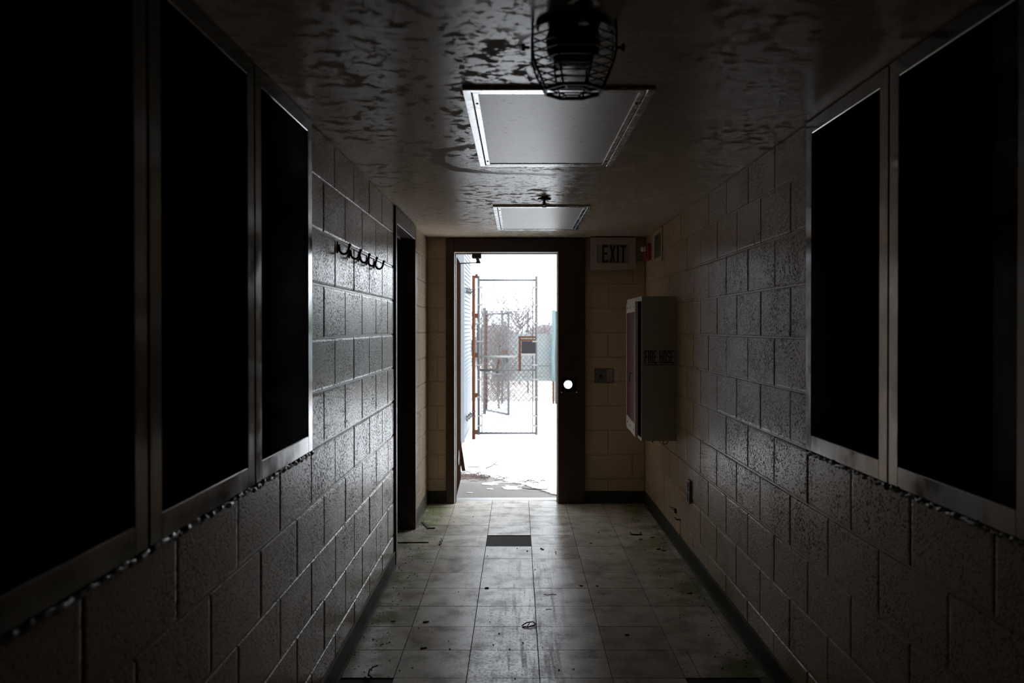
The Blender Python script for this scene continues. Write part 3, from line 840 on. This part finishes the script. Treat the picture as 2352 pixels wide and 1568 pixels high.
for (x, y, r, a, lab) in chips:
    ca, sa = math.cos(a), math.sin(a)
    pts = []
    for q in range(7):
        tt = 2 * PI * q / 7; rr_ = random.uniform(.75, 1.15)
        u, v = r * rr_ * math.cos(tt), r * .5 * rr_ * math.sin(tt)
        pts.append((x + u * ca - v * sa, y + u * sa + v * ca))
    mb = MB().prism(pts, lambda u, v, w: (u, v, .0008 + w), .0045)
    tag(obj('debris_chip', mb, 'debris_dark', bevel=.0015), lab, 'debris', 'dark debris chips on the floor')
mb = MB()
for i in range(420):
    e = random.random()
    if e < .45: x = XL + .02 + abs(random.gauss(0, .10))
    elif e < .8: x = XR - .02 - abs(random.gauss(0, .12))
    else: x = random.uniform(XL + .02, XR - .02)
    y = random.uniform(3.2, 7.0); r = random.uniform(.0012, .0042)
    x = min(max(x, XL + .02), XR - .02)
    if x < -.58 and 5.7 < y < 6.1: continue
    a = random.uniform(0, PI)
    pts = [(x + r * math.cos(a + tt) * random.uniform(.7, 1.4), y + r * math.sin(a + tt)) for tt in (0, 1.6, 3.1, 4.7)]
    mb.prism(pts, lambda u, v, w: (u, v, .0006 + w), r * .8)
tag(obj('floor_grit', mb, 'debris_dark'), 'fine dark grit strewn over the tiles along the walls', 'grit', None, 'stuff')

# ================================================================== outside
GZ = -.02
gr = MB().box(-40, 40, YX, 90, GZ - .2, GZ)
struct('ground_outside', gr, 'concrete_paving', 'grey concrete apron outside the open door', 'ground')
struct('roof_outside', MB().box(-4.6, 4.6, -1.8, YX + .05, 3.0, 3.12), 'roofing', 'flat roof over the corridor', 'roof')
# bright white ground cover beginning a step beyond the sill, with a ragged rim
rim = [(-6.0, 8.75), (-2.0, 8.68), (-.9, 8.66), (-.575, 8.62), (-.45, 8.50), (-.36, 8.40), (-.276, 8.40), (-.20, 8.30), (-.14, 8.16), (-.08, 8.12), (-.043, 8.07), (.03, 8.02), (.09, 7.92),
       (.15, 7.80), (.22, 7.70), (.28, 7.58), (.34, 7.48), (.6, 7.42), (2.0, 7.40), (6.0, 7.36)]
rim2 = []
for a, b in zip(rim[:-1], rim[1:]):
    for q in range(4):
        u = q / 4
        rim2.append((a[0] + (b[0] - a[0]) * u + random.uniform(-.008, .008), a[1] + (b[1] - a[1]) * u + random.uniform(-.010, .010)))
rim2.append(rim[-1])
sn = MB()
sn.prism([(x, y) for x, y in rim2] + [(6.0, 17.2), (2.0, 17.0), (-6, 17.4)], lambda u, v, w: (u, v, GZ + w), .012)
def blob(cx_, cy_, rx, ry, n=18):
    pts = []
    for q in range(n):
        a = 2 * PI * q / n; k_ = random.uniform(.86, 1.12)
        pts.append((cx_ + rx * k_ * math.cos(a), cy_ + ry * k_ * math.sin(a)))
    sn.prism(pts, lambda u, v, w: (u, v, GZ + w), .006)
for b in ((-.265, 8.03, .075, .06), (-.19, 8.12, .05, .03), (-.045, 7.83, .085, .09), (-.255, 7.78, .03, .02), (-.13, 7.86, .02, .02), (-.10, 7.93, .02, .015), (.03, 7.95, .03, .02), (-.43, 7.60, .03, .01), (-.07, 8.10, .07, .015)):
    blob(*b)
tag(obj('white_cover', sn, 'white_ground'), 'bright white cover on the ground outside the doorway', 'white_ground', None, 'stuff')
struct('grass_outside', MB().box(-40, 40, 17.0, 90, GZ, GZ + .02), 'dry_grass', 'pale dry grass strip beyond the fence', 'ground')
# litter by the sill
mb = MB()
for i in range(120):
    x = random.uniform(-.62, -.30) if random.random() < .7 else random.uniform(-.5, .3); y = 8.38 + random.gauss(0, .10) - (x + .5) * .4
    a = random.uniform(-.5, .5); l = random.uniform(.01, .05)
    mb.tube([(x - l * math.cos(a), y - l * math.sin(a), GZ + .017), (x, y, GZ + random.uniform(.02, .035)), (x + l * math.cos(a), y + l * math.sin(a), GZ + .017)], random.uniform(.0015, .004), 4)
tag(obj('leaf_litter', mb, 'bark'), 'dry twigs and leaf litter outside by the door leaf', 'litter', None, 'stuff')
o = obj('fallen_branch', MB().tube([(-.33, 8.83, .0), (-.27, 8.86, .02), (-.22, 8.95, .05), (-.18, 9.08, .08)], .008, 5, r2=.003).tube([(-.25, 8.89, .03), (-.17, 8.86, .02)], .006, 4, r2=.002).tube([(-.52, 8.90, .0), (-.40, 8.88, .008)], .006, 4), 'far_twigs')
tag(o, 'pale fallen branch on the white ground outside', 'branch')
o = obj('curved_wire', MB().tube([(.0, 7.80, GZ + .017), (.10, 7.70, GZ + .018), (.2, 7.68, GZ + .02), (.27, 7.69, GZ + .018)], .004, 5), 'debris_dark')
tag(o, 'thin dark wire on the concrete at the white rim', 'wire')

# siding building at the left
t = thing('siding_shed', (-1.6, 11.4, GZ), 'pale blue shed with narrow lap siding left of the gate', 'shed')
SX = -.668
obj('core', MB().box(-3.2, SX - .012, 10.62, 12.24, .03, 3.3), 'teal_post', t)  # darker core in the board gaps paints the lap shadow lines
obj('corner_board', MB().box(SX - .07, SX + .004, 10.595, 10.65, .03, 3.3), 'siding_corner', t, bevel=.003)
obj('front_panel', MB().box(-3.2, SX - .07, 10.605, 10.625, .06, 3.3), 'siding_corner', t)
n = 60
bmesh_ = MB().prism([(0, 0), (.014, .002), (.004, .041), (0, .041)], lambda u, v, w: (SX - .012 + u, 10.652 + w, v), 1.58).mesh('siding_board', 'siding')
for i in range(n):
    o = bpy.data.objects.new('siding_board', bmesh_); put(o, t); o.location = (0, 0, .10 + i * .052)

# chain-link helper in the x-z plane
def link_mesh(mb, x0, x1, z0, z1, y, pitch, r, tf=lambda x, y, z: (x, y, z)):
    Lx, Lz = x1 - x0, z1 - z0
    k_ = 1.15
    for sgn in (1, -1):
        c = -Lz
        while c < Lx + Lz:
            # line x = x0 + c + sgn * (z - z0) / k_
            pts = []
            za = []
            for zz in (z0, z1):
                za.append((x0 + c + sgn * (zz - z0) / k_ + (0 if sgn > 0 else 0), zz))
            (xa, zA), (xb, zB) = za
            # clip to x range
            def at(xc): return zA + (xc - xa) * (zB - zA) / (xb - xa)
            P = [(xa, zA), (xb, zB)]
            if xa > xb: P = P[::-1]
            lo, hi = P[0][0], P[1][0]
            if hi > x0 and lo < x1:
                a, b = max(lo, x0), min(hi, x1)
                mb.tube([tf(a, y + sgn * r, at(a)), tf(b, y + sgn * r, at(b))], r, 4)
            c += pitch
    return mb

# near gate
GY = 11.2
t = thing('chain_link_gate', (-.13, GY, .05), 'near galvanised chain-link gate with rusty lock box', 'gate')
def pipe(name, a, b, r, mat, parent, seg=10, label=None):
    return obj(name, MB().tube([a, b], r, seg), mat, parent, smooth=True, label=label)
pipe('stile', (-.5135, GY, .05), (-.5135, GY, 2.146), .018, 'galvanised', t)
pipe('stile', (.247, GY, .05), (.247, GY, 2.14), .018, 'galvanised', t)
for zz, nm, x0, x1, m_ in ((2.088, 'rail', -.50, .235, 'galvanised'), (1.080, 'rail', -.50, .012, 'pale_steel'), (.903, 'rail', -.50, .235, 'galvanised'), (.070, 'rail', -.50, .235, 'galvanised')):
    pipe(nm, (x0, GY, zz), (x1, GY, zz), .014, m_, t)
pipe('tension_bar', (-.471, GY, .08), (-.471, GY, 2.07), .006, 'galvanised', t)
pipe('tension_bar', (.200, GY, .08), (.200, GY, 2.07), .006, 'rust', t)
for zz in (1.99, 1.76, 1.52, 1.28, .97, .78, .55, .30, .17):
    for xs_, xe in ((-.535, -.465), (.194, .270)):
        obj('tension_band', MB().box(xs_, xe, GY - .021, GY + .021, zz - .010, zz + .010), 'pale_steel', t)
ml = MB(); link_mesh(ml, -.471, .20, .08, 2.07, GY, .066, .0027)
o = obj('chain_link', ml, 'galvanised', t); o['kind'] = 'stuff'
lb = obj('lock_frame', MB().box(.012, .045, GY - .02, GY + .02, .89, 1.35).box(.045, .235, GY - .02, GY + .02, 1.325, 1.35).box(.045, .235, GY - .02, GY + .02, 1.285, 1.312), 'rust', t, label='rusty lock box frame')
obj('lock_plate', MB().box(.050, .235, GY - .015, GY + .01, 1.122, 1.282), 'dark_slate_plate', lb)
obj('lock_bar', MB().box(.045, .235, GY - .02, GY + .02, 1.095, 1.120), 'pale_steel', lb)
for zz in (2.14, 1.62, 1.10, .57, .085):
    obj('hinge', MB().box(-.5575, -.525, GY - .012, GY + .012, zz - .03, zz + .03), 'rust_orange', t)
t = thing('gate_post', (-.58, GY, GZ), 'rust-red gate post between the siding and the gate', 'post')
pipe('pipe', (-.580, GY, GZ + .012), (-.580, GY, 2.15), .022, 'rust_orange', t, 12)
for zz in (1.93, .325):
    br = obj('clamp', MB().box(-.606, -.553, GY - .026, GY + .026, zz + .025, zz + .04).box(-.606, -.553, GY - .026, GY + .026, zz - .04, zz - .025), 'galvanised', t)
    pipe('clamp_rod', (-.602, GY - .02, zz), (-.636, GY - .62, zz), .014, 'galvanised', br)
    for dxx in (.02, .07, .13):
        obj('bolt', MB().box(-.619 - dxx * .2, -.596 - dxx * .2, GY - .10 - dxx * 3.6, GY - .07 - dxx * 3.6, zz - .035, zz + .035), 'galvanised', br)

# second gate, half open farther back
A = Vector((-.531, 14.39, 0)); B = Vector((-.147, 13.66, 0)); L = (B - A).length; U = (B - A).normalized()
t = thing('rear_gate', (-.34, 14.0, .05), 'second chain-link gate standing half open behind the first', 'gate')
tf = lambda x, y, z: (A.x + U.x * x - U.y * y, A.y + U.y * x + U.x * y, z)
pipe('hinge_post', tf(-.07, 0, GZ + .012), tf(-.07, 0, 1.80), .03, 'galvanised', t)
for zz in (.3, 1.5):
    pipe('hinge', tf(-.07, 0, zz), tf(0, 0, zz), .014, 'galvanised', t, 6)
for a in (0, L):
    pipe('stile', tf(a, 0, .05), tf(a, 0, 1.72), .020, 'galvanised' if a else 'rust', t)
for zz in (1.69, .70, .065):
    pipe('rail', tf(0, 0, zz), tf(L, 0, zz), .017, 'galvanised', t)
ml = MB(); link_mesh(ml, 0, L, .08, 1.67, 0, .066, .0028, tf)
o = obj('chain_link', ml, 'galvanised', t); o['kind'] = 'stuff'
lb = obj('lock_frame', MB().prism([(.62, 1.04), (.80, 1.04), (.80, 1.10), (.62, 1.10)], lambda u, v, w: tf(u, w - .02, v), .04), 'rust', t)
obj('lock_plate', MB().prism([(.64, .90), (.80, .90), (.80, .975), (.64, .975)], lambda u, v, w: tf(u, w - .02, v), .04), 'dark_slate_plate', lb)
pipe('brace', tf(.42, -.02, .72), tf(.52, -.02, .95), .02, 'rust', t)

# fence line farther back with windscreen cloth
FY = 16.5
t = thing('rear_fence', (.2, FY, GZ), 'far chain-link fence with thin top wire', 'fence')
for xx in (-3.0, -1.8, -.6, -.30, 1.9, 3.1, 4.3, 5.5, 6.7):
    pipe('post', (xx, FY, GZ + .012), (xx, FY, 1.80), .024, 'galvanised', t)
pipe('top_rail', (-3.0, FY, 1.77), (6.7, FY, 1.77), .008, 'galvanised', t)
pipe('mid_wire', (-3.0, FY, .72), (6.7, FY, .72), .008, 'galvanised', t)
ml = MB(); link_mesh(ml, -1.8, 1.9, .02, 1.76, FY, .075, .003)
o = obj('chain_link', ml, 'galvanised', t); o['kind'] = 'stuff'
t = thing('windscreen_cloth', (.2, FY + .06, .1), 'pale teal windscreen cloth hung on the far fence', 'windscreen')
mb = MB(); nx, nz_ = 90, 8
def ripple(i, j, off):
    x = -.5 + 7.2 * i / nx; z_ = .42 + .92 * j / nz_
    return (x, FY + .07 + off + .02 * math.sin(i * 1.7) + .012 * math.sin(j * 2.1 + i), z_)
for off in (0, .006):
    for j in range(nz_ + 1):
        for i in range(nx + 1): mb.v.append(ripple(i, j, off))
S_ = (nx + 1) * (nz_ + 1)
for j in range(nz_):
    for i in range(nx):
        a = j * (nx + 1) + i
        mb.f.append((a, a + 1, a + nx + 2, a + nx + 1)); mb.f.append((S_ + a, S_ + a + nx + 1, S_ + a + nx + 2, S_ + a + 1))
obj('cloth', mb, 'teal_cloth', t, smooth=True)
obj('hem', MB().box(-.5, 6.7, FY + .05, FY + .1, .52, .56), 'pale_steel', t)
t = thing('teal_fence_post', (.69, FY - .1, GZ + .012), 'teal wrapped fence post at the right door edge', 'post')
pipe('pipe', (.69, FY - .1, GZ + .012), (.69, FY - .1, .5), .020, 'rust', t)
obj('wrap', MB().tube([(.695, FY - .1, .42), (.685, FY - .1, .9), (.70, FY - .1, 1.4), (.70, FY - .1, 1.80)], .042, 8), 'teal_post', t, smooth=True)
pipe('galvanised_sleeve', (.755, FY - .1, GZ + .012), (.755, FY - .1, 1.78), .035, 'galvanised', t)
for pts in ([(.69, FY - .1, 1.20), (.6, FY - .1, .96), (.5, FY - .1, .85)], [(.70, FY - .1, 1.10), (.645, FY - .1, .90), (.66, FY - .1, .66)], [(.68, FY - .1, 1.52), (.57, FY - .1, 1.56)], [(.685, FY - .1, .52), (.63, FY - .1, .58)]):
    obj('torn_strap', MB().tube(pts, .012, 5, r2=.005), 'teal_post', t)

# shrubs and trees
def twig_tree(name, base, h, spread, n, mat, label, cat, seed, droop=0.0, r0=.03):
    rnd = random.Random(seed)
    t = thing(name, base, label, cat)
    tr_ = MB(); tw = MB()
    tr_.tube([base, (base[0] + rnd.uniform(-.05, .05), base[1], base[2] + h * .35), (base[0] + rnd.uniform(-.1, .1), base[1], base[2] + h * .75)], r0, 6, r2=r0 * .4)
    for i in range(n):
        u = rnd.uniform(.05, .75); a = rnd.uniform(0, 2 * PI)
        p = Vector((base[0], base[1], base[2] + h * u))
        d = Vector((math.cos(a) * spread, math.sin(a) * spread, h * rnd.uniform(.12, .42)))
        q1 = p + d * .5; q2 = p + d
        q2.z -= droop * h * rnd.uniform(.2, 1.0)
        r = r0 * .30
        tw.tube([p, q1, q2], r, 3, r2=r * .35)
        for b in range(3):
            f_ = rnd.uniform(.35, .95); s_ = p.lerp(q2, f_)
            e = s_ + Vector((rnd.gauss(0, spread * .35), rnd.gauss(0, spread * .35), rnd.uniform(-.08 - droop * .4, .24) * h))
            e.z = max(e.z, base[2] + .02)
            tw.tube([s_, e], r * .6, 3, r2=r * .25)
    obj('trunk', tr_, mat, t); obj('twigs', tw, mat, t)['kind'] = 'stuff'
twig_tree('bare_shrub', (-.34, 15.4, GZ + .016), 1.75, .34, 170, 'bark', 'dense brown bare shrub behind the half open rear gate', 'shrub', 1, .25, .022)
twig_tree('bare_tree', (.05, 22.0, GZ), 2.35, .75, 130, 'far_twigs', 'pale bare tree behind the far fence in the middle', 'tree', 2, 0, .035)
twig_tree('bare_tree', (-1.15, 25.0, GZ), 2.3, .6, 110, 'far_twigs', 'pale bare tree behind the far fence beside the siding shed', 'tree', 3, 0, .035)
twig_tree('bare_tree', (.85, 27.0, GZ), 1.9, .7, 90, 'far_twigs', 'low pale bare tree seen right of the near gate', 'tree', 4, 0, .035)
t = thing('small_conifer', (.23, 19.0, GZ), 'small dark green conifer seen through the near gate above lock box', 'conifer')
rnd = random.Random(9)
pipe('trunk', (.23, 19.0, GZ), (.23, 19.0, 1.7), .02, 'bark', t, 6)
tw = MB()
for i in range(150):
    u = rnd.random(); zz = .5 + 1.3 * u; rr_ = .24 * (1.05 - u); a = rnd.uniform(0, 2 * PI)
    tw.tube([(.23, 19.0, zz), (.23 + rr_ * math.cos(a), 19.0 + rr_ * math.sin(a), zz - .05 + rnd.uniform(-.05, .06))], .012, 3, r2=.003)
obj('needles', tw, 'needles', t)['kind'] = 'stuff'
for i, (x, lab) in enumerate(((2.75, 'first tall hedge clump added out of view for the left wall reflection'), (5.15, 'second tall hedge clump added out of view, farther right behind the fence'), (7.55, 'third tall hedge clump added out of view at the right end of the fence'))):
    t = thing('unseen_hedge', (x, 21, GZ), lab, 'hedge', 'unseen hedges added to the right')  # unseen hedges added to darken what the glossy left wall reflects
    hb = MB(); hb.lathe((x, 21, GZ), [(.9, 0), (1.08, .8), (1.0, 1.6), (.7, 2.1), (.3, 2.35)], 14)
    hb.v = [(vx + random.uniform(-.08, .08), vy + random.uniform(-.08, .08), vz + (random.uniform(-.1, .1) if vz > 0 else 0)) for vx, vy, vz in hb.v]
    obj('branches', hb, 'needles', t)
# far hedge line, each clump its own plant
for x, lab in ((-3.1, 'greyish far hedge clump behind the siding shed'), (-1.0, 'greyish far hedge clump behind the half open rear gate'), (1.3, 'greyish far hedge clump on the skyline right of the near gate')):
    t = thing('hedge_clump', (x, 40, GZ), lab, 'hedge', 'far hedge clumps')
    hb = MB(); hh = 1.55 + random.uniform(-.1, .1)
    hb.lathe((x, 40, GZ), [(.85, 0), (1.0, hh * .35), (.9, hh * .7), (.55, hh * .93), (.15, hh)], 14)
    hb.v = [(vx + random.uniform(-.1, .1), vy + random.uniform(-.1, .1), vz + (random.uniform(-.1, .1) if vz > 0 else 0)) for vx, vy, vz in hb.v]
    obj('branches', hb, 'far_twigs', t)
